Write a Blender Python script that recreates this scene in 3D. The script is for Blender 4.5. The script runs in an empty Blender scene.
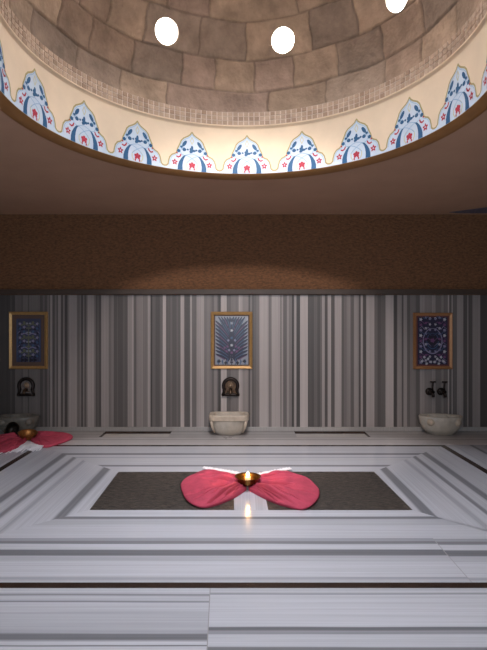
import bpy, bmesh, math, random
from mathutils import Vector, Matrix
random.seed(7)
PI = math.pi
SC = bpy.context.scene
COL = SC.collection
H, F, CX, CY = 1.5, 487.0, 243.5, 325.0        # eye height (m), focal length (px), image centre (px)
DW = 6.9                                        # distance of the far wall
RC = 3.5                                        # dome centre, distance along y

def fl(px, py, z=0.0):
    """point at height z seen at a pixel of the photograph (used to measure the place)"""
    y = F * (H - z) / (py - CY)
    return Vector(((px - CX) * y / F, y, z))
def wx(px, d=DW): return (px - CX) * d / F
def wz(py, d=DW): return H + (CY - py) * d / F
def fy(py): return F * H / (py - CY)

# ------------------------------------------------------------------ materials
def new_mat(name):
    m = bpy.data.materials.new(name); m.use_nodes = True
    nt = m.node_tree; return m, nt, nt.nodes['Principled BSDF'], nt.nodes, nt.links
def mat(name, col, rough=.5, metal=0, nscale=0, namt=.15, bump=0, bscale=60, stretch=(1, 1, 1), attr=None, coat=0, sheen=0, trans=0, hue=None):
    m, nt, b, N, L = new_mat(name)
    b.inputs['Roughness'].default_value = rough; b.inputs['Metallic'].default_value = metal
    b.inputs['Coat Weight'].default_value = coat
    b.inputs['Sheen Weight'].default_value = sheen
    if trans: b.inputs['Transmission Weight'].default_value = trans
    src = None
    if attr:
        a = N.new('ShaderNodeAttribute'); a.attribute_name = attr; src = a.outputs['Color']
    else:
        c = N.new('ShaderNodeRGB'); c.outputs[0].default_value = (*col, 1); src = c.outputs[0]
    geo = N.new('ShaderNodeTexCoord'); mp = N.new('ShaderNodeMapping'); mp.inputs['Scale'].default_value = stretch
    L.new(geo.outputs['Object'], mp.inputs[0])
    if nscale:
        n = N.new('ShaderNodeTexNoise'); n.inputs['Scale'].default_value = nscale; n.inputs['Detail'].default_value = 6
        n.inputs['Roughness'].default_value = .62
        L.new(mp.outputs[0], n.inputs['Vector'])
        r = N.new('ShaderNodeMapRange'); r.inputs['From Min'].default_value = .3; r.inputs['From Max'].default_value = .7
        r.inputs['To Min'].default_value = 1 - namt; r.inputs['To Max'].default_value = 1 + namt
        L.new(n.outputs['Fac'], r.inputs['Value'])
        x = N.new('ShaderNodeVectorMath'); x.operation = 'SCALE'
        L.new(src, x.inputs[0]); L.new(r.outputs[0], x.inputs['Scale']); src = x.outputs[0]
        if hue:
            mx = N.new('ShaderNodeMix'); mx.data_type = 'RGBA'; n2 = N.new('ShaderNodeTexNoise'); n2.inputs['Scale'].default_value = nscale * .35
            L.new(mp.outputs[0], n2.inputs['Vector'])
            r2 = N.new('ShaderNodeMapRange'); r2.inputs['From Min'].default_value = .45; r2.inputs['From Max'].default_value = .75; r2.inputs['To Max'].default_value = .6
            L.new(n2.outputs['Fac'], r2.inputs['Value']); L.new(r2.outputs[0], mx.inputs['Factor'])
            L.new(src, mx.inputs['A']); mx.inputs['B'].default_value = (*hue, 1); src = mx.outputs['Result']
    L.new(src, b.inputs['Base Color'])
    if bump:
        n = N.new('ShaderNodeTexNoise'); n.inputs['Scale'].default_value = bscale; n.inputs['Detail'].default_value = 5
        L.new(mp.outputs[0], n.inputs['Vector'])
        bp = N.new('ShaderNodeBump'); bp.inputs['Strength'].default_value = bump; bp.inputs['Distance'].default_value = .02
        L.new(n.outputs['Fac'], bp.inputs['Height']); L.new(bp.outputs[0], b.inputs['Normal'])
    return m
def emit(name, col, s):
    m, nt, b, N, L = new_mat(name)
    b.inputs['Base Color'].default_value = (*col, 1); b.inputs['Emission Color'].default_value = (*col, 1)
    b.inputs['Emission Strength'].default_value = s; return m

def marble_bands(name, axis, bands, rough=.16, tint=(.93, .94, 1.03), shift=0.0):
    """polished banded marble: bands = [(position, albedo)...] along one axis of the place"""
    m, nt, b, N, L = new_mat(name)
    bands = sorted(bands); lo, hi = bands[0][0], bands[-1][0] + .5
    geo = N.new('ShaderNodeNewGeometry'); sep = N.new('ShaderNodeSeparateXYZ'); L.new(geo.outputs['Position'], sep.inputs[0])
    # slow wobble of the bands along the slab
    mp = N.new('ShaderNodeMapping'); L.new(geo.outputs['Position'], mp.inputs[0])
    along = (.5, 5, 1) if axis == 'Y' else (5, .5, 1)
    mp.inputs['Scale'].default_value = along
    n = N.new('ShaderNodeTexNoise'); n.inputs['Scale'].default_value = 1.3; n.inputs['Detail'].default_value = 3; L.new(mp.outputs[0], n.inputs['Vector'])
    w = N.new('ShaderNodeMath'); w.operation = 'MULTIPLY_ADD'; w.inputs[1].default_value = .022; w.inputs[2].default_value = -.011 + shift
    L.new(n.outputs['Fac'], w.inputs[0])
    a = N.new('ShaderNodeMath'); a.operation = 'ADD'; L.new(sep.outputs[axis], a.inputs[0]); L.new(w.outputs[0], a.inputs[1])
    r = N.new('ShaderNodeMapRange'); r.inputs['From Min'].default_value = lo; r.inputs['From Max'].default_value = hi; L.new(a.outputs[0], r.inputs['Value'])
    cr = N.new('ShaderNodeValToRGB'); cr.color_ramp.interpolation = 'LINEAR'
    el = cr.color_ramp.elements
    pts = []
    for i, (p, v) in enumerate(bands):
        q = (p - lo) / (hi - lo)
        if i: pts.append((q - .0035, bands[i - 1][1]))
        pts.append((q + .0035 if i else 0, v))
    pts = pts[:31]
    el[0].position = 0; el[0].color = (*[pts[0][1]] * 3, 1)
    el[1].position = min(1, pts[1][0]); el[1].color = (*[pts[1][1]] * 3, 1)
    for q, v in pts[2:]:
        e = el.new(min(1, max(0, q))); e.color = (v, v, v, 1)
    L.new(r.outputs[0], cr.inputs[0])
    # fine streaks running with the bands
    mp2 = N.new('ShaderNodeMapping'); L.new(geo.outputs['Position'], mp2.inputs[0])
    mp2.inputs['Scale'].default_value = (.6, 75, 1) if axis == 'Y' else (75, .6, 1)
    n2 = N.new('ShaderNodeTexNoise'); n2.inputs['Scale'].default_value = 1; n2.inputs['Detail'].default_value = 5; L.new(mp2.outputs[0], n2.inputs['Vector'])
    r2 = N.new('ShaderNodeMapRange'); r2.inputs['From Min'].default_value = .3; r2.inputs['From Max'].default_value = .7; r2.inputs['To Min'].default_value = .85; r2.inputs['To Max'].default_value = 1.08
    L.new(n2.outputs['Fac'], r2.inputs['Value'])
    x = N.new('ShaderNodeVectorMath'); x.operation = 'SCALE'; L.new(cr.outputs[0], x.inputs[0]); L.new(r2.outputs[0], x.inputs['Scale'])
    y = N.new('ShaderNodeVectorMath'); y.operation = 'MULTIPLY'; L.new(x.outputs[0], y.inputs[0]); y.inputs[1].default_value = tint
    L.new(y.outputs[0], b.inputs['Base Color']); b.inputs['Roughness'].default_value = rough
    n3 = N.new('ShaderNodeTexNoise'); n3.inputs['Scale'].default_value = 3; n3.inputs['Detail'].default_value = 3; L.new(geo.outputs['Position'], n3.inputs['Vector'])
    r3 = N.new('ShaderNodeMapRange'); r3.inputs['To Min'].default_value = rough * .6; r3.inputs['To Max'].default_value = rough * 1.7; L.new(n3.outputs['Fac'], r3.inputs['Value']); L.new(r3.outputs[0], b.inputs['Roughness'])
    return m

# ------------------------------------------------------------------ mesh helpers
class MB:
    def __init__(s): s.v = []; s.f = []; s.m = []; s.c = []
    def add(s, vs, fs, mi=0, col=None):
        o = len(s.v); s.v += [tuple(v) for v in vs]
        for f in fs: s.f.append([i + o for i in f]); s.m.append(mi); s.c.append(col or (1, 1, 1))
    def poly(s, vs, mi=0, col=None): s.add(vs, [list(range(len(vs)))], mi, col)
    def box(s, a, b, mi=0, col=None):
        x0, y0, z0 = a; x1, y1, z1 = b
        s.add([(x0, y0, z0), (x1, y0, z0), (x1, y1, z0), (x0, y1, z0), (x0, y0, z1), (x1, y0, z1), (x1, y1, z1), (x0, y1, z1)],
              [(0, 3, 2, 1), (4, 5, 6, 7), (0, 1, 5, 4), (1, 2, 6, 5), (2, 3, 7, 6), (3, 0, 4, 7)], mi, col)
    def grid(s, rows, mi=0, closed=False, col=None):
        n = len(rows[0]); vs = [p for r in rows for p in r]; fs = []
        for i in range(len(rows) - 1):
            for j in range(n if closed else n - 1):
                k = (j + 1) % n; fs.append((i * n + j, i * n + k, (i + 1) * n + k, (i + 1) * n + j))
        s.add(vs, fs, mi, col)
    def lathe(s, prof, c=(0, 0, 0), seg=32, axis='Z', mi=0, cap=False):
        rows = []
        for r, z in prof:
            row = []
            for k in range(seg):
                a = 2 * PI * k / seg
                if axis == 'Z': p = (c[0] + r * math.cos(a), c[1] + r * math.sin(a), c[2] + z)
                else: p = (c[0] + r * math.cos(a), c[1] - z, c[2] + r * math.sin(a))     # Y axis, towards the viewer
                row.append(p)
            rows.append(row)
        s.grid(rows, mi, True)
        if cap: s.poly(rows[0], mi); s.poly(rows[-1][::-1], mi)
    def tube(s, pts, rads, seg=12, mi=0):
        pts = [Vector(p) for p in pts]; rows = []
        if not isinstance(rads, (list, tuple)): rads = [rads] * len(pts)
        up = Vector((.13, .9, .41)).normalized()
        for i, p in enumerate(pts):
            t = (pts[min(i + 1, len(pts) - 1)] - pts[max(i - 1, 0)]).normalized()
            a = t.cross(up).normalized(); b = t.cross(a).normalized()
            rows.append([p + rads[i] * (math.cos(2 * PI * k / seg) * a + math.sin(2 * PI * k / seg) * b) for k in range(seg)])
        s.grid(rows, mi, True); s.poly(rows[0], mi); s.poly(rows[-1][::-1], mi)
    def build(s, name, mats, parent=None, smooth=False, attr=None, bevel=0, solid=0, sub=0, autos=False):
        me = bpy.data.meshes.new(name); me.from_pydata(s.v, [], s.f)
        if not isinstance(mats, (list, tuple)): mats = [mats]
        for m in mats: me.materials.append(m)
        me.polygons.foreach_set('material_index', s.m)
        if attr:
            ca = me.color_attributes.new(attr, 'FLOAT_COLOR', 'CORNER'); buf = []
            for f, c in zip(s.f, s.c): buf += list((*c, 1)) * len(f)
            ca.data.foreach_set('color', buf)
        if smooth: me.polygons.foreach_set('use_smooth', [True] * len(s.f))
        me.update()
        o = bpy.data.objects.new(name, me); COL.objects.link(o)
        if not attr and len(s.f) < 30000:
            bm = bmesh.new(); bm.from_mesh(me); bmesh.ops.remove_doubles(bm, verts=bm.verts, dist=1e-5)
            bmesh.ops.recalc_face_normals(bm, faces=bm.faces); bm.to_mesh(me); bm.free()
        if parent: o.parent = parent
        if solid:
            d = o.modifiers.new('s', 'SOLIDIFY'); d.thickness = solid; d.offset = 1
        if bevel:
            d = o.modifiers.new('b', 'BEVEL'); d.width = bevel; d.segments = 3; d.limit_method = 'ANGLE'; d.angle_limit = .6
        if sub:
            d = o.modifiers.new('u', 'SUBSURF'); d.levels = sub; d.render_levels = sub
        return o
def struct(o, label=None):
    o['kind'] = 'structure'
    if label: o['label'] = label
    return o
def thing(name, label, cat, loc, rz=0, group=None):
    o = bpy.data.objects.new(name, None); COL.objects.link(o); o.location = loc; o.rotation_euler = (0, 0, rz)
    o.empty_display_size = .1
    o['label'] = label; o['category'] = cat
    if group: o['group'] = group
    return o

# ------------------------------------------------------------------ colours
M_blackline = mat('dark_brown_marble', (.035, .022, .017), .25, nscale=9, namt=.6, stretch=(1, 4, 1))
M_panel = mat('dark_textured_stone', (.058, .045, .036), .5, nscale=16, namt=.95, bump=1.0, bscale=30, stretch=(1, 2.2, 1))
M_ceiling = mat('ceiling_plaster', (.47, .285, .185), .8, nscale=2, namt=.06)
M_rim = mat('rim_wood_paint', (.26, .115, .03), .45, nscale=6, namt=.12)
M_cream = mat('cream_paint', (.76, .60, .43), .75, nscale=3, namt=.06)
M_upper = mat('brown_rough_plaster', (.155, .070, .030), .85, nscale=22, namt=.45, bump=.9, bscale=24, stretch=(1, 1, 2.2))
M_ledge = mat('ledge_stone', (.055, .036, .026), .5, nscale=6, namt=.15)
M_stone = mat('dome_stone', (1, 1, 1), .9, nscale=5, namt=.3, bump=.7, bscale=22, attr='tint')
M_mosaic = mat('mosaic_tile', (1, 1, 1), .6, attr='tint', nscale=18, namt=.15)
M_stripe = mat('striped_wall_marble', (1, 1, 1), .3, attr='tint', nscale=1, namt=.1, stretch=(22, 22, .35))
M_stripe.node_tree.nodes['Principled BSDF'].inputs['Roughness'].default_value = (.42)

# ------------------------------------------------------------------ floor
W = .62
front_bands = [(fy(p1), v) for p1, v in [(516.5, .66), (519, .25), (525, .52), (538, .60), (541, .38), (543.8, .25), (549.5, .60), (555.5, .20),
               (561, .48), (577, .58), (579.5, .40), (583.5, .50)]]
far_bands = [(4.9, .62), (5.16, .27), (5.22, .58), (5.50, .45), (5.54, .62), (5.62, .27), (5.70, .58), (6.02, .55)]
side_bands = [(1.0, .62), (1.385, .25), (1.475, .60), (1.74, .46), (1.79, .62), (1.885, .27), (1.935, .60), (2.045, .25), (2.12, .56), (2.3, .58), (2.6, .52), (2.82, .22), (2.86, .42), (3.2, .3), (3.3, .45)]
side_neg = sorted((-p, v) for p, v in side_bands)
side_neg = [(-4.3, .45)] + [(side_neg[i][0], side_neg[i + 1][1]) for i in range(0, len(side_neg) - 1)] + [(-1.0, .62)]
side_pos = [(p + .035 if 1 < p < 2.2 else p, v) for p, v in side_bands]
near_left = [(fy(q), v) for q, v in [(680, .6), (660, .3), (655, .58), (646, .56)]] + [(fy(646), .20), (fy(641.5), .36), (fy(640), .2), (fy(633.5), .40), (fy(630), .47), (fy(612), .54), (fy(602.5), .27), (fy(601), .52), (fy(596), .3), (fy(594), .56)]
near_right = [(fy(q), v) for q, v in [(700, .55), (664, .3), (655, .2)]] + [(fy(650), .22), (fy(647), .54), (fy(634), .32), (fy(630), .18), (fy(626.5), .56), (fy(594.7), .33), (fy(593), .52)]
back_outer = [(6.0, .55), (6.18, .50), (6.36, .30), (6.40, .50), (6.50, .20), (6.53, .40), (6.62, .33), (6.70, .40), (6.80, .30)]
MF = marble_bands('marble_front_slabs', 'Y', front_bands)
MFR = marble_bands('marble_front_right_slab', 'Y', front_bands, shift=.012)
MB_ = marble_bands('marble_far_slabs', 'Y', far_bands)
MSL = marble_bands('marble_left_slabs', 'X', side_neg)
MSR = marble_bands('marble_right_slabs', 'X', side_pos)
MNL = marble_bands('marble_near_left_slab', 'Y', near_left)
MNR = marble_bands('marble_near_right_slab', 'Y', near_right)
MBO = marble_bands('marble_back_strip', 'Y', back_outer, rough=.3, tint=(.98, .93, .93))
MW = marble_bands('marble_strip', 'X', [(-.5, .6), (.0, .64), (.1, .6), (.2, .64)], rough=.10)
M_trench = mat('trench_marble', (.50, .47, .45), .4, nscale=5, namt=.2, stretch=(1, 8, 1))
XR = 4.2; YN = -1.6
b = MB()
def q(pts, mi, z=0): b.poly([(x, y, z) for x, y in pts], mi)
I = dict(F=0, FR=1, B=2, SL=3, SR=4, NL=5, NR=6, BO=7, BL=8, P=9, W=10, T=11, BL2=12)
PL0, PL1, PR1, PR0 = (-1.25, 3.949), (-1.278, 4.975), (1.335, 4.985), (1.372, 3.945)     # dark panel corners
OL0, OL1, OR1, OR0 = (-2.47, 2.837), (-2.50, 6.02), (2.44, 6.02), (2.47, 2.837)          # inside the black line
EL0, EL1, ER1, ER0 = (-2.54, 2.777), (-2.575, 6.09), (2.515, 6.09), (2.54, 2.777)        # outside the black line
G = .19
q([(-XR, YN), (-.01, YN), (-G, 2.777), (-XR, 2.777)], I['NL']); q([(-.01, YN), (XR, YN), (XR, 2.777), (-G, 2.777)], I['NR'])
q([EL0, ER0, OR0, OL0], I['BL']); q([EL0, OL0, OL1, EL1], I['BL']); q([OL1, OR1, ER1, EL1], I['BL']); q([OR0, ER0, ER1, OR1], I['BL'])
jx, jy0, jy1 = 1.33, 2.837, 3.43
q([OL0, (jx, jy0), (jx, 3.95 - .0), PL0], I['F'])
q([(jx, jy0), OR0, (1.85, 3.43), (jx, 3.43)], I['FR']); q([(jx, 3.43), (1.905, 3.43), PR0, (jx, 3.95)], I['F'])
q([PL1, PR1, OR1, OL1], I['B']); q([OL0, PL0, PL1, OL1], I['SL']); q([OR0, OR1, PR1, PR0], I['SR'])
q([PL0, (-.075, 3.948), (-.10, 4.98), PL1], I['P']); q([(.20, 3.947), PR0, PR1, (.17, 4.982)], I['P']); q([(-.075, 3.948), (.20, 3.947), (.17, 4.982), (-.10, 4.98)], I['W'])
q([(-XR, 2.777), EL0, EL1, (-XR, 6.09)], I['SL']); q([ER0, (XR, 2.777), (XR, 6.09), ER1], I['SR'])
q([(-XR, 6.09), (XR, 6.09), (XR, 6.52), (-XR, 6.52)], I['BO'])
for (ax, ay), (bx, by) in (((-G, 2.777), (-.01, YN)), ((jx, jy0), (jx, jy1))): q([(ax - .0025, ay), (ax + .0025, ay), (bx + .0025, by), (bx - .0025, by)], I['BL2'], .0006)
T = [(-1.94, -1.01), (.715, 1.705)]; ty0, ty1, td = 6.52, 6.87, .034
xs = [-XR, T[0][0], T[0][1], T[1][0], T[1][1], XR]
for i in (0, 2, 4): q([(xs[i], ty0), (xs[i + 1], ty0), (xs[i + 1], DW), (xs[i], DW)], I['BO'])
for x0, x1 in T:
    q([(x0, ty1), (x1, ty1), (x1, DW), (x0, DW)], I['BO']); q([(x0, ty0), (x1, ty0), (x1, ty1), (x0, ty1)], I['T'], -td)
    for p0, p1 in (((x0, ty0), (x1, ty0)), ((x1, ty0), (x1, ty1)), ((x1, ty1), (x0, ty1)), ((x0, ty1), (x0, ty0))):
        b.poly([(*p0, -td), (*p1, -td), (*p1, 0), (*p0, 0)], I['BL'] if p0[1] == ty1 or (p0[0] > 1 and p1[0] > 1) else I['T'])
o = struct(b.build('floor', [MF, MFR, MB_, MSL, MSR, MNL, MNR, MBO, M_blackline, M_panel, MW, M_trench, mat('slab_joint', (.25, .24, .25), .5)]), 'polished striped marble floor with dark border and panel')

# ------------------------------------------------------------------ walls
ST = []
def seg(base, items):
    for a, c, v in items: ST.append((base + a / 6.09, base + c / 6.09, v))
seg(0, [(-900, 60, .2), (60, 75, .3), (75, 92, .22), (92, 130, .42), (130, 138, .3), (138, 170, .45), (170, 178, .3), (178, 240, .45), (245, 260, .3), (262, 270, .45), (275, 285, .3), (290, 298, .5), (300, 306, .3), (306, 318, .65), (320, 332, .3), (335, 343, .5), (345, 352, .3), (352, 370, .6), (372, 383, .25), (385, 392, .55), (395, 410, .25), (412, 418, .5), (420, 470, .62), (470, 487, .4)])
seg(80, [(0, 8, .5), (8, 18, .2), (18, 27, .5), (28, 36, .25), (38, 46, .45), (47, 85, .65), (86, 95, .45), (96, 108, .25), (108, 112, .38), (112, 128, .22), (130, 175, .6), (176, 190, .4), (192, 205, .5), (206, 225, .3), (225, 232, .36), (232, 262, .27), (262, 270, .35), (270, 290, .3), (291, 318, .6), (318, 325, .7), (327, 342, .35), (345, 385, .55), (386, 412, .48), (413, 430, .7), (431, 440, .15), (441, 458, .4), (460, 487, .3)])
seg(160, [(0, 18, .4), (18, 35, .85), (36, 62, .35), (62, 75, .42), (75, 100, .33), (100, 112, .4), (112, 125, .35), (126, 148, .8), (149, 182, .3), (183, 195, .75), (196, 222, .4), (223, 250, .7), (251, 268, .78), (269, 282, .48), (283, 300, .55)])
seg(180, [(172, 185, .55), (200, 205, .35), (205, 228, .55), (228, 236, .3), (238, 248, .15), (250, 285, .85), (285, 310, .4), (310, 355, .5), (360, 395, .85), (395, 405, .5)])
seg(240, [(0, 15, .75), (15, 50, .6), (55, 62, .25), (64, 72, .55), (73, 85, .3), (87, 100, .4), (100, 118, .5), (118, 175, .8), (175, 190, .48), (193, 245, .75), (246, 252, .4), (252, 262, .7), (264, 285, .4), (286, 298, .65), (300, 315, .5), (317, 328, .15), (330, 343, .7), (345, 365, .2), (366, 412, .85), (414, 450, .3), (452, 470, .42), (472, 487, .3)])
seg(320, [(0, 12, .4), (12, 28, .7), (30, 45, .25), (47, 66, .75), (67, 88, .3), (90, 130, .75), (132, 145, .35), (145, 160, .45), (162, 185, .55), (187, 205, .35), (206, 235, .6), (236, 247, .25), (248, 260, .7), (262, 280, .25), (282, 330, .7), (332, 350, .4), (350, 372, .3), (373, 398, .35), (400, 448, .75), (450, 468, .2), (470, 487, .6)])
seg(400, [(0, 10, .6), (12, 20, .3), (22, 42, .65), (44, 60, .35), (60, 95, .5), (97, 120, .35), (122, 150, .65), (150, 195, .55), (195, 215, .65), (215, 250, .45), (250, 270, .55), (270, 290, .45), (292, 300, .8), (300, 312, .35), (314, 322, .7), (322, 345, .4), (346, 385, .65), (386, 408, .3), (410, 416, .6), (418, 440, .3), (440, 487, .6), (487, 1500, .2)])
def stripe_value(px):
    best = None
    for a, c, v in ST:
        if a <= px < c: best = v
    if best is None:
        return .5 * (min(ST, key=lambda s: min(abs(s[0] - px), abs(s[1] - px)))[2]) + .22
    return best
rs = random.Random(3)
rnd = []
p = -2
while p < 10:
    w_ = rs.choice((.02, .03, .05, .09, .16)); rnd.append((p, p + w_, rs.choice((.25, .3, .4, .6, .7)))); p += w_
def rand_value(u):
    for a, c, v in rnd:
        if a <= u < c: return v
    return .5
def alb(v):
    g = .038 + .60 * v * v; return (g, g * .89, g * .865)
ZM = wz(295); ZC = 3.068
def striped(mbx, p0, p1, z0, z1, fn, n, mi=0):
    p0, p1 = Vector(p0), Vector(p1)
    for i in range(n):
        a, c = p0.lerp(p1, i / n), p0.lerp(p1, (i + 1) / n); v = fn(p0.lerp(p1, (i + .5) / n))
        if 1:
            v2 = v + rs.uniform(-.025, .025)
            mbx.add([(a.x, a.y, z0), (c.x, c.y, z0), (c.x, c.y, z1), (a.x, a.y, z1)], [(0, 1, 2, 3)], mi, alb(v2))
b = MB(); striped(b, (-XR, DW), (XR, DW), -.05, ZM, lambda p: stripe_value(p.x * F / DW + CX), 1300) if False else None
def v2(x, y): return Vector((x, y, 0))
striped(b, v2(-XR, DW), v2(XR, DW), -.05, ZM, lambda p: stripe_value(p.x * F / DW + CX), 1300)
b.poly([(-XR, DW, ZM), (XR, DW, ZM), (XR, DW, ZC + .05), (-XR, DW, ZC + .05)], 1)
struct(b.build('wall_back', [M_stripe, M_upper], attr='tint'), 'far wall of vertical striped marble with rough brown plaster above')
for nm, a, c, off in (('wall_left', v2(-XR, YN), v2(-XR, DW), 0), ('wall_right', v2(XR, YN), v2(XR, DW), 1), ('wall_front', v2(-XR, YN), v2(XR, YN), 2)):
    b = MB(); striped(b, a, c, -.05, ZM, lambda p: rand_value(p.y if abs(p.x) > XR - .01 else p.x + 4.3), 420)
    b.poly([(a.x, a.y, ZM), (c.x, c.y, ZM), (c.x, c.y, ZC + .05), (a.x, a.y, ZC + .05)], 1)
    struct(b.build(nm, [M_stripe, M_upper], attr='tint'))
b = MB(); b.box((-XR, DW - .055, wz(294.6)), (XR, DW + .01, wz(289.5))); struct(b.build('trim_1', M_ledge, bevel=.006), 'dark stone ledge capping the striped marble')
b = MB(); b.box((-XR, DW - .022, 0), (XR, DW + .01, .056)); struct(b.build('baseboard_back', marble_bands('marble_skirting', 'X', [(-4.3, .27), (-1, .33), (0, .38), (1.5, .32), (4, .3)], .3, (1, .95, .92)), bevel=.004))

# ------------------------------------------------------------------ ceiling with the round opening
R_IN, R_OUT, Z_PB, Z_PT = 1.675, 1.768, 3.107, 3.61
b = MB(); NS = 360; ring = []; outer = []
for k in range(NS):
    a = 2 * PI * k / NS; dx, dy = math.sin(a), math.cos(a)
    ring.append((R_OUT * dx, RC + R_OUT * dy, ZC))
    t = 1e9
    if abs(dx) > 1e-6: t = min(t, XR / abs(dx))
    if dy > 1e-6: t = min(t, (DW - RC) / dy)
    if dy < -1e-6: t = min(t, (RC - YN) / -dy)
    outer.append((t * dx, RC + t * dy, ZC))
b.grid([ring, outer], 0, True)
for cx, cy in ((-XR, DW), (XR, DW), (XR, YN), (-XR, YN)):
    k = min(range(NS), key=lambda i: 0); d = [(outer[i][0] - cx) ** 2 + (outer[i][1] - cy) ** 2 for i in range(NS)]
    i = sorted(range(NS), key=lambda j: d[j])[:2]; b.poly([outer[i[0]], outer[i[1]], (cx, cy, ZC)])
struct(b.build('ceiling', M_ceiling), 'flat brown ceiling around the round dome opening')
def cyl(r, a, z): return (r * math.sin(a), RC + r * math.cos(a), z)
b = MB(); N2 = 480
A = [2 * PI * k / N2 for k in range(N2)]
b.grid([[cyl(r, a, z) for a in A] for r, z in ((R_OUT + .004, ZC - .002), (R_OUT - .012, ZC - .004), (R_IN + .004, Z_PB - .005), (R_IN, Z_PB), (R_IN + .002, Z_PB + .004))], 0, True)
struct(b.build('trim_2', M_rim, smooth=True), 'brown bevelled rim of the round ceiling opening')
# painted drum band, with the plaster moulding under the mosaic
b = MB()
b.grid([[cyl(r, a, z) for a in A] for r, z in ((R_IN, Z_PB), (R_IN, Z_PT - .03), (R_IN - .006, Z_PT - .018), (R_IN - .02, Z_PT - .008), (R_IN - .02, Z_PT + .004), (R_IN + .03, Z_PT + .006))], 0, True)
# painted palmette motifs (flat paint on the band)
M_pw = mat('paint_pale_blue', (.58, .66, .76), .7, nscale=5, namt=.05); M_po = mat('paint_olive_gold', (.40, .32, .14), .7)
M_pb = mat('paint_blue', (.015, .095, .22), .6); M_pr = mat('paint_red', (.42, .025, .05), .6)
M_pl = mat('paint_light_line', (.30, .45, .62), .7); M_py = mat('paint_yellow', (.60, .52, .26), .7)
UN = .00192; UV_ = .00195
prof = [(0, 207), (10, 193), (22, 184), (47, 170), (60, 156), (70, 132), (80, 112), (86, 90), (96, 82), (112, 75), (124, 60), (130, 40), (133, 22), (142, 14), (153, 12)]
def hp(x):
    x = abs(x)
    for (a, c), (d, e) in zip(prof, prof[1:]):
        if a <= x <= d: return c + (e - c) * (x - a) / (d - a)
    return 12
TH0, NM = .022, 18
def P(th, x, y, lay): return cyl(R_IN - .0015 - .0012 * lay, th + x * UN / R_IN, Z_PB + y * UV_)
def ribbon(th, pts, w, lay, mi):
    for (x0, y0), (x1, y1) in zip(pts, pts[1:]):
        L_ = math.hypot(x1 - x0, y1 - y0) or 1; nx, ny = -(y1 - y0) / L_ * w / 2, (x1 - x0) / L_ * w / 2
        ex, ey = (x1 - x0) / L_ * w * .25, (y1 - y0) / L_ * w * .25
        b.poly([P(th, x0 + nx - ex, y0 + ny - ey, lay), P(th, x1 + nx + ex, y1 + ny + ey, lay), P(th, x1 - nx + ex, y1 - ny + ey, lay), P(th, x0 - nx - ex, y0 - ny - ey, lay)], mi)
def blob(th, cx, cy, rx, ry, ang, lay, mi, n=12, lobes=0):
    pts = []
    for k in range(n):
        a = 2 * PI * k / n; r = 1 + (.35 * math.cos(lobes * a) if lobes else 0)
        x, y = rx * r * math.cos(a), ry * r * math.sin(a)
        pts.append(P(th, cx + x * math.cos(ang) - y * math.sin(ang), cy + x * math.sin(ang) + y * math.cos(ang), lay))
    c0 = P(th, cx, cy, lay)
    for k in range(n): b.poly([c0, pts[k], pts[(k + 1) % n]], mi)
for i in range(NM):
    th = TH0 + 2 * PI * i / NM
    step = 153 / 34
    for k in range(-34, 34):
        x0, x1 = k * step, (k + 1) * step
        b.poly([P(th, x0, 0, 0), P(th, x1, 0, 0), P(th, x1, hp(x1), 0), P(th, x0, hp(x0), 0)], 1)
    full = [(-x, y) for x, y in reversed(prof)] + prof[1:]
    ribbon(th, full, 7, 1, 2)
    ribbon(th, [(x * .94, y * .955 - 1) for x, y in full[2:-2]], 2.6, 1, 5)
    for s in (-1, 1):
        big = [((80, 0), (52, 0)), ((79, 22), (53, 25)), ((73, 42), (50, 46)), ((62, 60), (45, 62)), ((50, 74), (38, 74)), ((38, 82), (30, 80))]
        for (a0, a1), (c0, c1) in zip(big, big[1:]):
            b.poly([P(th, s * a0[0], a0[1], 2), P(th, s * a1[0], a1[1], 2), P(th, s * c1[0], c1[1], 2), P(th, s * c0[0], c0[1], 2)], 3)
        ribbon(th, [(s * 30, 80), (s * 10, 72), (-s * 12, 58), (-s * 30, 40)], 3.5, 2, 5)
        ribbon(th, [(0, 92), (s * 22, 86), (s * 42, 78), (s * 58, 84), (s * 66, 100), (s * 56, 118), (s * 40, 122)], 3.5, 2, 5)
        ribbon(th, [(s * 20, 6), (s * 30, 22), (s * 30, 40), (s * 18, 54)], 4, 2, 6)
        ribbon(th, [(0, 180), (s * 9, 160), (0, 142)], 3, 2, 6)
        blob(th, s * 42, 142, 20, 9, s * -.95, 2, 3); blob(th, s * 43, 110, 11, 9, 0, 2, 3); blob(th, s * 74, 100, 10, 9, 0, 2, 3); blob(th, s * 24, 112, 6, 5, 0, 2, 3); blob(th, s * 58, 122, 8, 7, .6 * s, 2, 3)
        ribbon(th, [(s * 86, 70), (s * 76, 66), (s * 66, 72), (s * 62, 82)], 7, 2, 4)
        blob(th, s * 96, 38, 13, 13, .3, 2, 4, 20, 5); blob(th, s * 96, 38, 4, 4, 0, 3, 1, 8)
        blob(th, s * 84, 88, 5, 4, 0, 2, 4)
    blob(th, 0, 108, 17, 12, 0, 2, 3, 12, 3); blob(th, 0, 122, 7, 13, 0, 2, 3)
    for dx, dy in ((0, 40), (-11, 34), (11, 34), (-8, 22), (8, 22), (0, 28)): blob(th, dx, dy, 7, 7, 0, 2, 4, 10)
    for dx in (-12, 12): blob(th, dx, 10, 4, 7, 0, 2, 4, 8)
dr = b.build('trim_3', [M_cream, M_pw, M_po, M_pb, M_pr, M_pl, M_py], attr='tint')
struct(dr, 'cream band painted with blue and red palmette motifs')
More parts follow.
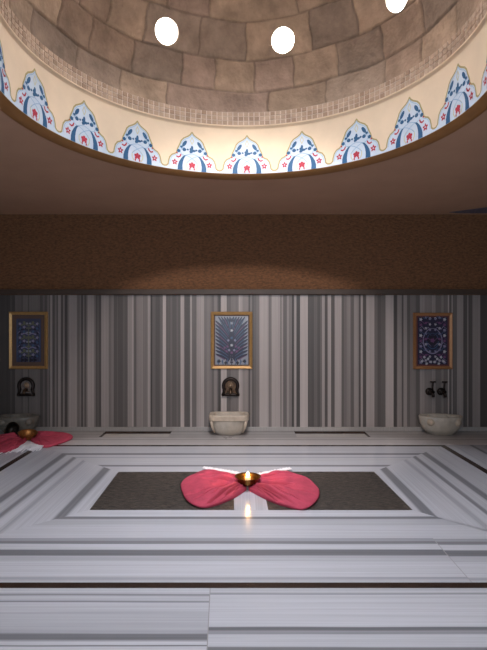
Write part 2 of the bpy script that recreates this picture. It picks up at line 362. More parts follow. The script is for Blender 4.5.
# mosaic band
b = MB(); RM = 1.662; Z_MT = 3.752; nt_ = 186; rows_ = 3; zz = Z_PT + .004; hh = (Z_MT - zz) / rows_
b.grid([[cyl(r, a, z) for a in A] for r, z in ((RM, zz), (RM, Z_MT), (RM + .03, Z_MT + .002))], 0, True, (.66, .54, .44))
rm = random.Random(5)
for r in range(rows_):
    for k in range(nt_):
        a0 = 2 * PI * (k + rm.uniform(.07, .12)) / nt_; a1 = 2 * PI * (k + 1 - rm.uniform(.07, .12)) / nt_
        z0, z1 = zz + hh * (r + .09), zz + hh * (r + .91); t = rm.random()
        c = (.42 + .09 * t, .29 + .08 * t, .20 + .07 * t)
        if rm.random() < .18: c = (.36, .24, .165)
        ri = RM - .004 - rm.uniform(0, .003)
        vs = [cyl(RM, a0, z0), cyl(RM, a1, z0), cyl(RM, a1, z1), cyl(RM, a0, z1), cyl(ri, a0, z0), cyl(ri, a1, z0), cyl(ri, a1, z1), cyl(ri, a0, z1)]
        b.add(vs, [(4, 5, 6, 7), (0, 1, 5, 4), (1, 2, 6, 5), (2, 3, 7, 6), (3, 0, 4, 7)], 0, c)
struct(b.build('trim_4', M_mosaic, attr='tint'), 'narrow band of small beige mosaic tiles below the dome')

# ------------------------------------------------------------------ stone dome with eight round skylights
ZD, RD = 3.752, 1.67
bounds = [-1, 7.5, 18, 30, 41.5, 53, 64, 76, 91]
oc = [(math.radians(15.2 + 45 * k), math.radians(23.3 if k != 1 else 22)) for k in range(8)]
def ddir(az, el): return Vector((math.cos(el) * math.sin(az), math.cos(el) * math.cos(az), math.sin(el)))
OD = [ddir(a, e) for a, e in oc]; OR_ = .118
rd = random.Random(11); joints = []
meas = {0: [-45, -28, 12 - 3, 30, 52], 1: [-41, -22.7, -10.5, 4, 18.5, 35, 52], 2: [-52, -38, -17, 1, 26, 44, 70]}
for ci in range(len(bounds) - 1):
    js = list(meas.get(ci, [])); a = js[-1] if js else 0; end = (js[0] if js else 0) + 360
    mean = math.degrees(.42 / max(.25, math.cos(math.radians(min(80, (bounds[ci] + bounds[ci + 1]) / 2))) * RD))
    while True:
        a += mean * rd.uniform(.7, 1.3)
        if a > end - mean * .5: break
        js.append(a)
    joints.append([(j % 360) for j in js]); joints[-1].sort()
tints = [[None] * (len(j) + 1) for j in joints]
for r in tints:
    for i in range(len(r)):
        base = rd.choice([(.38, .27, .19), (.34, .25, .185), (.42, .30, .21), (.33, .23, .165), (.38, .265, .20), (.30, .22, .165)]); k = rd.uniform(.88, 1.12)
        r[i] = (tuple(c * k for c in base), rd.uniform(-.006, .006))
NA, NE = 1000, 200; deg = math.degrees
verts = []; cols = []
for e in range(NE + 1):
    el = math.radians(77) * e / NE
    for k in range(NA):
        az = 2 * PI * k / NA
        wob = .35 * math.sin(az * 7 + 1.1) + .15 * math.sin(az * 17 + el * 3)
        eld = deg(el) + wob; ci = 0
        while ci < len(bounds) - 2 and eld > bounds[ci + 1]: ci += 1
        azd = (deg(az) + .25 * math.sin(el * 40 + ci)) % 360
        js = joints[ci]; idx = 0; dm = 1e9
        for j in js:
            if azd > j: idx += 1
            d = abs((azd - j + 180) % 360 - 180); dm = min(dm, d)
        if idx == len(js): idx = 0
        de = min(abs(eld - bounds[ci]), abs(eld - bounds[ci + 1])) * PI / 180 * RD
        da = dm * PI / 180 * RD * math.cos(el)
        d = min(de, da); tint, off = tints[ci][idx]
        g = max(0, 1 - d / .014)
        verts.append((ddir(az, el), RD + off + .016 * g)); kk = 1 - .30 * min(1, g * 1.3)
        cols.append((tint[0] * kk, tint[1] * kk, tint[2] * kk))
C0 = Vector((0, RC, ZD)); keep = [True] * len(verts); out = []
for i, (dv, r) in enumerate(verts):
    for od in OD:
        dt = dv.dot(od)
        if dt > .985:
            d = math.acos(min(1, dt)) * RD
            if d < OR_ - .007: keep[i] = False
            elif d < OR_ + .007:
                perp = (dv - od * dt).normalized(); an = OR_ / RD; dv = od * math.cos(an) + perp * math.sin(an); r = RD
    out.append(C0 + dv * r)
faces = []
for e in range(NE):
    for k in range(NA):
        k2 = (k + 1) % NA; f = (e * NA + k, e * NA + k2, (e + 1) * NA + k2, (e + 1) * NA + k)
        if all(keep[i] for i in f): faces.append(f)
me = bpy.data.meshes.new('dome'); me.from_pydata([tuple(v) for v in out], [], faces)
me.materials.append(M_stone)
ca = me.color_attributes.new('tint', 'FLOAT_COLOR', 'POINT'); ca.data.foreach_set('color', [x for c in cols for x in (*c, 1)])
me.polygons.foreach_set('use_smooth', [True] * len(faces))
o = bpy.data.objects.new('ceiling', me); COL.objects.link(o); struct(o, 'dome of large brown stone blocks with round skylights')
M_reveal = mat('skylight_reveal_plaster', (.75, .72, .66), .7, nscale=9, namt=.08)
M_pane2 = emit('skylight_glass_towards_sun', (1, .95, .90), 14.0); M_pane3 = emit('skylight_glass_sun_side', (1, .95, .90), 22.0)
M_pane = emit('skylight_glass_bright_sky', (1, .95, .90), 10.0)
for n, od in enumerate(OD):
    Mx = od.to_track_quat('Z', 'Y').to_matrix().to_4x4(); Mx.translation = C0 + od * (RD * math.cos(OR_ / RD) - .001)
    b = MB(); b.lathe([(OR_ + .008, .006), (OR_ + .004, .001), (OR_ + .001, .0), (OR_ - .001, .004), (OR_ - .002, .12), (OR_ + .02, .121)], seg=48)
    w = b.build('window_%d' % (n + 1), M_reveal, smooth=True); w.matrix_world = Mx; struct(w)
    b = MB(); b.lathe([(.0001, .022), (.04, .024), (.08, .030), (OR_ - .003, .044)], seg=40)
    g = b.build('glass_pane', (M_pane, M_pane, M_pane, M_pane2, M_pane3, M_pane3, M_pane, M_pane)[n], w, smooth=True)

RL, ZL = .375, ZD + RD * math.sin(math.radians(77)) - .012  # added unseen crown shaft with glowing pane brightens floor, dark sides limit spread
b = MB(); b.lathe([(RL + .03, 0), (RL, 0), (RL, .25), (RL, .55), (RL, .72)], (0, RC, ZL), 64)
crown_shaft = struct(b.build('window_9', mat('fill_shaft_dark_sides', (.22, .19, .17), .8, nscale=8, namt=.1), smooth=True), 'round shaft added unseen at the dome crown to light the floor')
b = MB(); b.lathe([(.0005, 0), (RL - .01, 0), (RL + .01, .01)], (0, RC, ZL + .7), 64)
b.build('glass_pane', emit('crown_fill_glow', (.88, .92, 1.0), 92.0), crown_shaft)
# ------------------------------------------------------------------ ceiling trim seen at the far right corner
b = MB(); a0 = fl(449, 212, 0)
def cl(px, py, z=ZC - .004):
    y = F * (z - H) / (CY - py); return Vector(((px - CX) * y / F, y, z))
pts = [cl(449, 212.4), cl(487, 207.5), cl(530, 203), cl(530, 213.5), cl(487, 213.2), cl(460, 213.4)]
b.poly(pts); M_bt = mat('blue_grey_painted_trim', (.12, .12, .17), .6, nscale=30, namt=.4)
struct(b.build('trim_5', M_bt, solid=.01), 'thin blue-grey painted strip on the ceiling at the right corner')

# ------------------------------------------------------------------ framed tile pictures
M_gold = mat('gold_frame', (.46, .27, .10), .42, metal=.35, nscale=30, namt=.15)
M_gold2 = mat('brown_gold_frame', (.36, .17, .07), .45, metal=.3, nscale=30, namt=.15)
M_matb = mat('brown_mat', (.10, .06, .045), .7); M_matr = mat('red_brown_mat', (.13, .04, .035), .7)
M_t_light = mat('tile_pale', (.28, .29, .34), .3); M_t_navy = mat('tile_navy', (.018, .016, .045), .3); M_t_purple = mat('tile_purple', (.16, .06, .16), .3)
M_t_teal = mat('tile_blue', (.05, .10, .20), .3); M_t_slate = mat('tile_slate', (.045, .05, .10), .3); M_t_lilac = mat('tile_lilac', (.25, .23, .36), .3); M_t_white = mat('tile_white', (.50, .50, .55), .3)
M_t_olive = mat('tile_olive', (.13, .14, .09), .3); M_t_dark = mat('tile_dark', (.015, .012, .025), .3)
def frame_thing(x0, x1, z0, z1, label, gold, mm, mw, design, base):
    w, h = x1 - x0, z1 - z0
    t = thing('framed_tile_picture', label, 'picture', ((x0 + x1) / 2, DW, z0), 0, 'framed tile pictures on the striped wall')
    fw = .042; b = MB(); X, Z = w / 2, h
    # moulded frame: four mitred sides with a stepped profile
    prof = [(0, -.002), (0, -.03), (.010, -.040), (.024, -.034), (fw, -.026), (fw, -.004)]
    rows = [[(-X + d, y, d), (X - d, y, d), (X - d, y, Z - d), (-X + d, y, Z - d)] for d, y in prof]
    b.grid(rows, 0, True); b.build('frame', gold, t)
    if mw:
        b = MB(); i0, i1 = fw - .004, fw + mw
        b.grid([[(-X + d, y, d), (X - d, y, d), (X - d, y, Z - d), (-X + d, y, Z - d)] for d, y in ((i0, -.004), (i0, -.016), (i1, -.014), (i1, -.004))], 0, True); b.build('inner_border', mm, t)
    i = fw + mw - .003
    b = MB(); b.box((-X + i, -.012, i), (X - i, -.003, Z - i), 0)
    hw, hh_ = X - i, (Z - 2 * i) / 2; cz = Z / 2
    L = [0]
    def pt(u, v): return (u * hw, -.0125 - .00025 * L[0], cz + v * hh_)
    def rib(pts, wd, mi, sym=True):
        for s in ((-1, 1) if sym else (1,)):
            L[0] += .12
            pp = [Vector((s * u * hw, v * hh_)) for u, v in pts]
            n = len(pp)
            lft, rgt = [], []
            for k, p_ in enumerate(pp):
                t_ = (pp[min(k + 1, n - 1)] - pp[max(k - 1, 0)]); t_ = t_.normalized() if t_.length else Vector((1, 0)); nn = Vector((-t_.y, t_.x))
                ww = wd * (wd and 1) * (math.sin(PI * (.12 + .8 * k / (n - 1)))) / 2
                lft.append(p_ + nn * ww); rgt.append(p_ - nn * ww)
            y = -.0125 - .00025 * L[0]
            for k in range(n - 1):
                b.poly([(lft[k].x, y, cz + lft[k].y), (lft[k + 1].x, y, cz + lft[k + 1].y), (rgt[k + 1].x, y, cz + rgt[k + 1].y), (rgt[k].x, y, cz + rgt[k].y)], mi)
    def dot(u, v, r, mi, sym=True, lob=0, n=14):
        for s in ((-1, 1) if sym and abs(u) > .01 else (1,)):
            L[0] += .12; y = -.0125 - .00025 * L[0]
            c = (s * u * hw, y, cz + v * hh_); ps = []
            for k in range(n):
                a = 2 * PI * k / n; rr = r * (1 + (.35 * math.cos(lob * a) if lob else 0)); ps.append((c[0] + rr * math.cos(a), y, c[2] + rr * math.sin(a)))
            for k in range(n): b.poly([c, ps[k], ps[(k + 1) % n]], mi)
    design(rib, dot)
    b.build('tile_panel', [base, M_t_navy, M_t_purple, M_t_teal, M_t_light, M_t_lilac, M_t_white, M_t_olive, M_t_dark], t)
    return t
NAV, PUR, TEA, LIG, LIL, WHI, OLI, DAR = 1, 2, 3, 4, 5, 6, 7, 8
def tree_design(rib, dot):
    rib([(0, -1), (0, -.3), (0, .3), (0, .9)], .03, NAV, False)
    for k in range(15):
        y0 = -.92 + .10 * k; ex, ey = (.96, -.55 + .15 * k) if k < 10 else (.96 - .17 * (k - 9), .96)
        pts = [(.03, y0)]
        for j in range(1, 7):
            f = j / 6; pts.append((.03 + (ex - .03) * f, min(.97, y0 + (ey - y0) * (f ** .75 if k < 10 else f ** .9))))
        rib(pts, .046, NAV)
        rib([(u, v - .05) for u, v in pts[1:]], .010, PUR if k % 3 == 0 else TEA)
    for k in range(5): dot(.0, -.5 + k * .3, .018, (PUR, WHI, TEA, WHI, LIG)[k], False, 5)
    for u, v, m in ((.25, -.25, PUR), (.15, -.4, LIL), (.3, -.45, PUR), (.2, .0, LIL), (.42, -.3, PUR), (.2, .55, NAV), (.4, .7, NAV), (.12, .8, NAV)): dot(u, v, .016, m, True, 5)
    for k in range(6): rib([(.08 + .14 * k, -1), (.14 + .14 * k, -.86), (.06 + .15 * k, -.76)], .022, TEA if k % 2 else LIG)
    for u, v in ((.75, -.85), (.35, -.92)): dot(u, v, .022, DAR, True, 4)
def bush_design(rib, dot):
    rib([(0, -1), (0, -.2), (0, .8)], .02, OLI, False)
    for k in range(8):
        y0 = -.8 + .21 * k
        rib([(.02, y0), (.3, y0 + .08), (.55, y0 + .02), (.75, y0 + .14), (.88, y0 + .06)], .020, (DAR, OLI, LIL)[k % 3])
        dot(.35, y0 + .14, .02, (LIL, OLI, TEA)[k % 3], True, 5); dot(.68, y0 + .08, .018, (TEA, LIL, DAR)[k % 3], True, 5)
        dot(.12, y0 + .1, .014, (OLI, LIG)[k % 2], True, 4)
    for e in (.9,): rib([(e, -.95), (e, 0), (e, .95)], .012, TEA)
    for u, v in ((.5, -.9), (.2, -.9)): dot(u, v, .024, DAR, True, 3)
def medallion_design(rib, dot):
    for r_, m, wd in ((.62, LIL, .016), (.38, TEA, .012)):
        rib([(math.sin(PI * j / 12) * r_, math.cos(PI * j / 12) * r_ * .85) for j in range(22)], wd, m)
    dot(0, .02, .075, DAR, False, 6, 24); dot(0, .02, .03, PUR, False, 5)
    for k in range(9):
        y0 = -.9 + .225 * k
        dot(.78, y0, .020, (LIL, PUR, WHI)[k % 3], True, 5); dot(.45, y0 + .08, .017, (WHI, PUR, LIL)[k % 3], True, 5); dot(.18, y0 + .02 if abs(y0) > .4 else .95, .016, (LIL, WHI)[k % 2], True, 5)
        rib([(.1, y0), (.3, y0 + .12), (.55, y0 + .04), (.7, y0 + .16), (.92, y0 + .06)], .011, (LIL, PUR, TEA)[k % 3])
    for u, v in ((.3, -.75), (.55, -.68), (.7, -.85), (.12, -.88), (.4, -.95)): dot(u, v, .018, WHI, True, 5)
frame_thing(wx(9.8), wx(48.2), wz(368.8), wz(311.8), 'framed dark blue tile picture at the left end of the striped wall', M_gold, M_matb, .055, bush_design, M_t_slate)
frame_thing(wx(211), wx(252.4), wz(368.8), wz(311.8), 'gold framed pale tile picture of a fanning tree above the central basin', M_gold, M_matb, .018, tree_design, M_t_light)
frame_thing(wx(412.8), wx(451.8), wz(369), wz(312.8), 'brown gold framed navy floral tile picture above the two taps', M_gold2, M_matr, .022, medallion_design, M_t_navy)

# ------------------------------------------------------------------ bronze spouts and taps
M_bronze = mat('dark_bronze', (.11, .07, .045), .32, metal=.6, nscale=25, namt=.35)
M_bronze2 = mat('highlight_bronze', (.50, .36, .25), .35, metal=.5, nscale=25, namt=.3)  # pale knob colour stands in for a bright metal highlight
M_iron = mat('blackened_metal', (.03, .022, .02), .4, metal=.7, nscale=25, namt=.3)
def spout(x, z, label, inner):
    t = thing('wall_spout', label, 'spout', (x, DW, z), 0, 'bronze spouts over the basins')
    b = MB()      # arched backplate
    out = [(-.13, -.115), (-.125, -.085), (-.10, -.07)] + [(-.112 * math.cos(a), .02 + .112 * math.sin(a)) for a in [PI * k / 16 - .25 + .5 * k / 16 * 1 for k in range(17)]] + [(.10, -.07), (.125, -.085), (.13, -.115), (.05, -.13), (-.05, -.13)]
    n = len(out); b.add([(u, -.002, w) for u, w in out] + [(u, -.018, w) for u, w in out], [list(range(n)), list(range(2 * n - 1, n - 1, -1))] + [(k, (k + 1) % n, n + (k + 1) % n, n + k) for k in range(n)])
    b.build('backplate', inner, t, bevel=.003)
    b = MB(); pts = [(-.118, -.03, -.105), (-.096, -.03, -.07)] + [(-.10 * math.cos(a), -.03, .02 + .10 * math.sin(a)) for a in [-.5 + (PI + 1) * k / 24 for k in range(25)]] + [(.096, -.03, -.07), (.118, -.03, -.105)]
    b.tube(pts, [.014, .020] + [.025] * 25 + [.020, .014], 12); b.tube([(-.125, -.03, -.112), (-.06, -.035, -.105), (.06, -.035, -.105), (.125, -.03, -.112)], [.014, .02, .02, .014], 12); b.build('arched_rim', M_iron, t, smooth=True)
    b = MB(); b.lathe([(.0, .07), (.012, .068), (.02, .058), (.016, .045), (.022, .035), (.034, .028), (.04, .016)], (0, 0, .03), 20, 'Y'); b.build('knob', M_bronze2, t, smooth=True)
    b = MB(); b.tube([(0, -.01, -.035), (0, -.05, -.035), (0, -.085, -.042), (0, -.10, -.062), (0, -.104, -.085)], [.028, .024, .022, .02, .022], 16); b.tube([(-.05, -.03, -.06), (.05, -.03, -.06)], .008, 10)
    b.build('spout_tube', M_bronze, t, smooth=True)
    return t
spout(wx(230.6), wz(387), 'arched bronze water spout above the central marble basin', M_bronze)
spout(wx(27), wz(387), 'arched dark bronze water spout above the left basin', mat('reflecting_bronze', (.20, .17, .16), .45, metal=.2, nscale=20, namt=.3))  # lighter plate colour stands in for light reflected by the bronze
def tap(x, z, label):
    t = thing('wall_tap', label, 'tap', (x, DW, z), 0, 'pair of dark wall taps'); t.scale = (1.25, 1.25, 1.2)
    b = MB(); b.lathe([(.0, .022), (.03, .02), (.042, .010), (.045, .001)], (0, 0, 0), 24, 'Y'); b.build('rosette', M_iron, t, smooth=True)
    b = MB(); b.tube([(0, -.01, 0), (0, -.06, 0), (0, -.09, -.004), (0, -.115, -.02), (0, -.125, -.05)], [.018, .022, .026, .018, .016], 14)
    b.tube([(-.04, -.055, -.004), (-.02, -.06, 0), (.02, -.06, 0), (.036, -.055, .004)], [.02, .024, .024, .014], 12); b.build('tap_body', M_iron, t, smooth=True)
    b = MB(); b.tube([(.014, -.06, .015), (.014, -.062, .06), (.016, -.066, .095), (.018, -.07, .125)], [.013, .009, .010, .013], 12); b.tube([(-.012, -.066, .122), (.018, -.068, .12), (.046, -.07, .122)], [.009, .01, .009], 10)
    b.build('handle', M_iron, t, smooth=True)
tap(wx(429.2), wz(391.5), 'left of the two dark metal taps above the right basin')
tap(wx(440.8), wz(391.5), 'right of the two dark metal taps above the right basin')

# ------------------------------------------------------------------ marble basins
M_basin = mat('basin_marble', (.44, .40, .35), .4, nscale=9, namt=.22, hue=(.36, .29, .22))
M_basin_rim = mat('basin_rim_marble', (.47, .39, .31), .4, nscale=9, namt=.2)
def superl(rx, ry, z, n=48, e=3.0):
    r = []
    for k in range(n):
        a = 2 * PI * k / n; c, s = math.cos(a), math.sin(a); d = (abs(c) ** e + abs(s) ** e) ** (-1 / e); r.append((rx * c * d, ry * s * d, z))
    return r
def basin(x, y, label, kind, rz=0, sx=1.0, M_basin=M_basin, M_basin_rim=M_basin_rim):
    t = thing('marble_basin', label, 'basin', (x, y, 0), rz, 'marble wash basins along the wall')
    if kind == 'block':
        b = MB(); b.grid([superl(*p_, e=2.4 + i * .25) for i, p_ in enumerate([(.155, .10, 0), (.175, .115, .010), (.205, .135, .045), (.228, .148, .10), (.24, .153, .16), (.243, .156, .203)])], 0, True)
        b.poly(superl(.155, .10, 0, e=2.4)); b.build('bowl', M_basin, t, smooth=True)
        b = MB(); b.grid([superl(rx, ry, z, e=6) for rx, ry, z in [(.235, .148, .20), (.266, .165, .203), (.272, .17, .21), (.272, .17, .268), (.264, .164, .28), (.225, .125, .28), (.21, .115, .268), (.19, .10, .18), (.13, .07, .10), (.01, .01, .085)]], 0, True)
        b.build('rim', M_basin_rim, t)
        for sx_ in (-1, 1):     # corner ribs carved on the bowl
            b = MB(); b.tube([(sx_ * .235, -.135, .20), (sx_ * .222, -.128, .12), (sx_ * .19, -.112, .04)], [.022, .018, .010], 10); b.build('corner_rib', M_basin_rim, t, smooth=True)
    else:
        b = MB(); b.grid([superl(rx * sx, ry, z, e=2.1) for rx, ry, z in [(.15, .09, 0), (.17, .11, .008), (.175, .115, .028), (.20, .13, .034), (.245, .15, .085), (.275, .163, .15), (.285, .168, .20), (.29, .17, .245), (.282, .165, .255), (.25, .14, .255), (.235, .13, .24), (.20, .11, .13), (.10, .06, .07), (.01, .01, .065)]], 0, True)
        b.poly(superl(.15 * sx, .09, 0, e=2.1)); b.build('bowl', M_basin, t, smooth=True)
        for ang in (-2.5, -.5, .9, 2.4):
            b = MB(); c, s = math.cos(ang), math.sin(ang); rr = 1 / math.sqrt((c / (.262 * sx)) ** 2 + (s / .157) ** 2)
            b.lathe([(.001, .0), (.026, .004), (.046, .018), (.054, .045), (.058, .085)], (0, 0, 0), 18)
            for i, v in enumerate(b.v):
                p_ = Vector((.07 - v[2], v[0], v[1])); b.v[i] = (c * (rr - .03) + p_.x * c - p_.y * s, s * (rr - .03) + p_.x * s + p_.y * c, .185 + p_.z)
            b.build('boss', M_basin_rim, t, smooth=True)
    return t
basin(wx(229, 6.72), 6.71, 'square-rimmed pale marble basin under the central arched spout', 'block')
basin(wx(440.5, 6.7), 6.70, 'oval marble basin with round bosses under the two taps', 'oval', rz=-.12)
basin(wx(18, 6.7), 6.70, 'marble basin in the left corner behind the pile of towels', 'oval', rz=.05, sx=.95, M_basin=mat('shaded_basin_marble', (.17, .155, .135), .45, nscale=9, namt=.3), M_basin_rim=mat('shaded_basin_rim', (.19, .165, .14), .45, nscale=9, namt=.3))  # basin colours darkened to stand in for the dim left corner

# ------------------------------------------------------------------ towels
M_pink = mat('pink_cotton', (.52, .06, .11), .85, nscale=14, namt=.14, bump=.25, bscale=160, sheen=0)
M_fringe = mat('white_fringe', (.88, .86, .90), .9, sheen=.2)
def catmull(pts, n):
    res = []; m = len(pts)
    for i in range(m - 1):
        p0, p1, p2, p3 = pts[max(i - 1, 0)], pts[i], pts[i + 1], pts[min(i + 2, m - 1)]
        for k in range(n):
            t = k / n; res.append(.5 * ((2 * p1) + (-p0 + p2) * t + (2 * p0 - 5 * p1 + 4 * p2 - p3) * t * t + (-p0 + 3 * p1 - 3 * p2 + p3) * t ** 3))
    res.append(pts[-1]); return res
def wing(mb, G, pix, folds, amp, seed, zc=.05, crown=.03):
    rr = random.Random(seed); B = catmull([fl(*p_) for p_ in pix], 28); n = len(B); rows = []
    ph = [rr.uniform(0, 6.28) for _ in range(6)]
    NT = 34
    CR = [((k + rr.uniform(.1, .9)) / 22, rr.choice((.010, .014, .018, .024)), rr.uniform(0, .25), rr.uniform(.55, 1.15), rr.choice((.4, .6, .9, 1.3)), rr.uniform(-.06, .06)) for k in range(22)]
    for j in range(NT + 1):
        t = j / NT; row = []
        for i, q_ in enumerate(B):
            s = i / (n - 1)
            p_ = G.lerp(q_, t); z0 = q_.z * t
            f = 0
            for cs, wd_, t0_, t1_, dp, bend in CR:
                dd = (s - cs - bend * (t - .4)) / (wd_ * .5 / (t + .22))
                if abs(dd) < 3: f -= dp * math.exp(-dd * dd) * min(1, max(0, (t - t0_) * 9)) * min(1, max(0, (t1_ - t) * 5))
            f += .22 * math.sin(s * 2 * PI * folds * .5 + ph[0] + t * 1.5)
            env = math.sin(PI * min(1, max(0, t)) ** .75) ** .8 if 0 < t < 1 else 0
            edge = min(1, min(s, 1 - s) * 9 + .12)
            z = .026 + z0 + (zc - .026) * (1 - t) ** 2 + env * edge * (crown + amp * f)
            lump = .006 * math.sin(t * 17 + s * 9 + ph[4]) * env
            rad = (q_.xy - G.xy).length * t
            row.append((p_.x, p_.y, min(max(.004 + .018 * (t > .96), z + lump), .028 + max(0, rad - .09) * 1.1)))
        rows.append(row)
    # rolled edge down to the floor
    rows.append([(q_.x + (q_.x - G.x) * .012, q_.y + (q_.y - G.y) * .012, q_.z + .016) for q_ in B])
    rows.append([(q_.x - (q_.x - G.x) * .02, q_.y - (q_.y - G.y) * .02, .001) for q_ in B])
    mb.grid(rows, 0); return B
def fringe(mb, pts, direction, n, ln, seed, z=.012, w=.003):
    rr = random.Random(seed); P_ = catmull(pts, 10)
    for k in range(n):
        u = (k + rr.random()) / n * (len(P_) - 1); i = int(min(u, len(P_) - 2)); p_ = P_[i].lerp(P_[i + 1], u - i)
        d = Vector(direction) + Vector((rr.uniform(-.35, .35), rr.uniform(-.3, .3), 0)); d.normalize(); l = ln * rr.uniform(.7, 1.2)
        z1 = z + rr.uniform(0, .012)
        mb.tube([(p_.x, p_.y, z + .008), (p_.x + d.x * l * .5, p_.y + d.y * l * .5, z1 + .008), (p_.x + d.x * l, p_.y + d.y * l, .004)], [w, w, w * .8], 4)
G0 = fl(247.3, 487.5)
t = thing('towel', 'pink cotton towel spread like a bow on the dark panel', 'towel', (G0.x, G0.y, 0))
b = MB()
Lp = [(243, 480), (232, 478), (219, 475), (205, 472.5), (195, 476), (186, 480.5), (181.5, 486), (183, 494), (187.5, 502), (195, 507), (204, 508.8), (215, 506.5), (227, 502), (237, 497), (246.5, 490.5)]
Rp = [(253, 481), (263, 479.5), (274, 477), (286, 473.5), (295, 476), (307, 480), (314, 486), (318.5, 492), (317.5, 500), (311, 507), (303, 510.5), (290, 508.5), (275, 504), (260, 497), (248.5, 490.5)]
wing(b, G0, Lp, 5.5, .075, 3, .03, .055); wing(b, G0, Rp, 5.5, .075, 8, .03, .055)
b.v = [(x - G0.x, y - G0.y, z) for x, y, z in b.v]
b.build('cloth', M_pink, t, smooth=True)
b = MB(); fringe(b, [fl(240, 478.5), fl(228, 476), fl(216, 474), (fl(203, 472.0))], (.1, 1, .0), 200, .075, 1, z=.026, w=.006)
b.v = [(x - G0.x, y - G0.y, z) for x, y, z in b.v]; b.build('fringe', M_fringe, t); b = MB(); fringe(b, [fl(256, 480), fl(266, 477.5), fl(278, 475), fl(291, 472.8)], (-.1, 1, .0), 200, .075, 2, z=.026, w=.006)
b.v = [(x - G0.x, y - G0.y, z) for x, y, z in b.v]; b.build('fringe', M_fringe, t)
G1 = fl(29, 441.5)
t = thing('towel', 'pink towel bunched around the copper bowl in the left corner', 'towel', (G1.x, G1.y, 0))
b = MB()
wing(b, G1, [(31, 438, .05), (38, 434, .06), (50, 433.5, .05), (62, 434, .04), (70, 436, .02), (72.5, 438.5, .01), (67, 442, 0), (57, 445.5, 0), (47, 448, 0), (38, 447, 0), (32, 444, 0)], 5.2, .034, 5, .05, .04)
wing(b, G1, [(26, 440, .05), (16, 437, .07), (6, 436, .08), (-6, 438, .05), (-14, 442, .03), (-14, 449, 0), (-4, 453, 0), (8, 452.5, 0), (17, 450, 0), (24, 446, 0)], 5.2, .036, 6, .05, .05)
b.v = [(x - G1.x, y - G1.y, z) for x, y, z in b.v]; b.build('cloth', M_pink, t, smooth=True)
b = MB()
fringe(b, [fl(20, 446), fl(26, 443), fl(33, 444), fl(45, 447.2)], (-.25, -1, 0), 220, .20, 4, w=.006); fringe(b, [fl(22, 447), fl(27, 445), fl(35, 446)], (-.35, -1, 0), 120, .30, 9, w=.006)
b.v = [(x - G1.x, y - G1.y, z) for x, y, z in b.v]; b.build('fringe', M_fringe, t)

# ------------------------------------------------------------------ bowls and candle
M_brass = mat('dark_brass', (.24, .115, .03), .26, metal=.95, nscale=20, namt=.3)
M_copper = mat('copper', (.42, .18, .055), .42, metal=.75, nscale=20, namt=.25)
M_darkbowl = mat('blackened_copper', (.02, .015, .012), .35, metal=.6, nscale=20, namt=.3)
def bowl(loc, r, h, m, label, tilt=(0, 0), boss=True):
    t = thing('bowl', label, 'bowl', loc); t.rotation_euler = (tilt[0], tilt[1], 0)
    b = MB(); pr = [(.0005, .004), (.30, 0), (.42, .02), (.62, .16), (.78, .42), (.86, .70), (.90, .86), (1.0, 1.0), (1.01, 1.02), (.98, 1.02), (.87, .88), (.82, .68), (.74, .44), (.58, .20), (.38, .08), (.0005, .07)]
    b.lathe([(a * r, c * h) for a, c in pr], (0, 0, 0), 48); b.build('bowl_body', m, t, smooth=True)
    if boss:
        b = MB(); b.lathe([(r * .18, h * .06), (r * .16, h * .14), (r * .08, h * .2), (.0005, h * .22)], (0, 0, 0), 24); b.build('centre_boss', m, t, smooth=True)
    return t
bx_ = fl(247.8, 488.3)
bowl((bx_.x, bx_.y, .030), .120, .080, M_brass, 'dark brass bowl holding a lit candle on the spread towel', boss=False)
t = thing('candle', 'small lit candle inside the brass bowl', 'candle', (bx_.x, bx_.y, .038))
b = MB(); b.lathe([(.0005, 0), (.024, 0), (.026, .004), (.026, .066), (.023, .068), (.0005, .064)], (0, 0, 0), 28); b.build('wax', mat('candle_wax', (.8, .66, .42), .5), t, smooth=True)
b = MB(); b.tube([(0, 0, .062), (0, 0, .072), (.001, 0, .08)], .0018, 6); b.build('wick', M_darkbowl, t)
b = MB(); b.lathe([(.0005, .072), (.008, .076), (.014, .086), (.0145, .096), (.009, .106), (.004, .114), (.0005, .118)], (0, 0, 0), 16); b.build('flame', emit('flame', (1.0, .66, .28), 13), t, smooth=True)
bowl((G1.x - .01, G1.y - .02, .036), .118, .085, M_copper, 'orange copper bowl resting on the towel in the left corner', (.16, .12))
bowl(((12.5 - CX) * 6.3 / F, 6.37, .115), .10, .085, M_darkbowl, 'black metal bowl tipped on its side behind the copper bowl', (1.15, -.25))

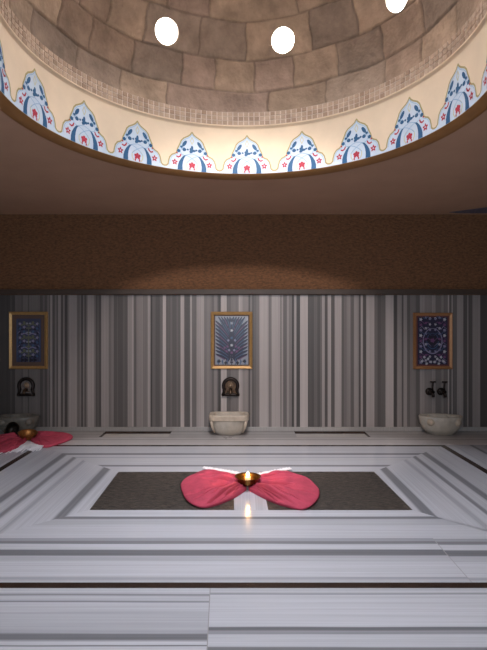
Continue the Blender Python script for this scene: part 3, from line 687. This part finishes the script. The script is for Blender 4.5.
# ------------------------------------------------------------------ light
def area(name, loc, target, size, power, col, sy=None):
    l = bpy.data.lights.new(name, 'AREA'); l.energy = power; l.color = col; l.size = size
    if sy: l.shape = 'RECTANGLE'; l.size_y = sy
    o = bpy.data.objects.new(name, l); COL.objects.link(o); o.location = loc
    o.rotation_euler = (Vector(target) - Vector(loc)).to_track_quat('-Z', 'Y').to_euler(); return o
# added cool fill light behind the viewer, its source unseen
area('rear_fill_light', (0, -1.4, 2.2), (0, 5.5, .6), 3.2, 62, (.80, .90, 1.0), 1.2)
# lamp on the near side of the drum, shining through the round opening onto the far wall
l = bpy.data.lights.new('drum_spotlight', 'SPOT'); l.energy = 250; l.color = (1, .89, .84); l.spot_size = math.radians(50); l.spot_blend = .45; l.shadow_soft_size = .16
o = bpy.data.objects.new('drum_spotlight', l); COL.objects.link(o); o.location = (.1, 2.1, 4.5); o.rotation_euler = (Vector((0, 6.5, .75)) - Vector((.1, 2.1, 4.5))).to_track_quat('-Z', 'Y').to_euler()
# candle flame
l = bpy.data.lights.new('candle_light', 'POINT'); l.energy = 1.2; l.color = (1, .55, .2); l.shadow_soft_size = .012
o = bpy.data.objects.new('candle_light', l); COL.objects.link(o); o.location = (bx_.x, bx_.y, .038 + .155)
w = bpy.data.worlds.new('world'); SC.world = w; w.use_nodes = True
w.node_tree.nodes['Background'].inputs[0].default_value = (.6, .7, .9, 1); w.node_tree.nodes['Background'].inputs[1].default_value = .05

# ------------------------------------------------------------------ camera
cam = bpy.data.cameras.new('camera'); co = bpy.data.objects.new('camera', cam); COL.objects.link(co)
cam.sensor_fit = 'VERTICAL'; cam.sensor_height = 36; cam.lens = 36 * F / 650; cam.clip_start = .02
co.location = (0, 0, H); co.rotation_euler = (PI / 2, 0, 0); SC.camera = co
SC.view_settings.view_transform = 'Standard'; SC.view_settings.look = 'None'; SC.view_settings.gamma = 1; SC.view_settings.exposure = 1.0
SC.view_settings.use_curve_mapping = False
SC.cycles.max_bounces = 10; SC.cycles.diffuse_bounces = 6; SC.cycles.sample_clamp_indirect = 6
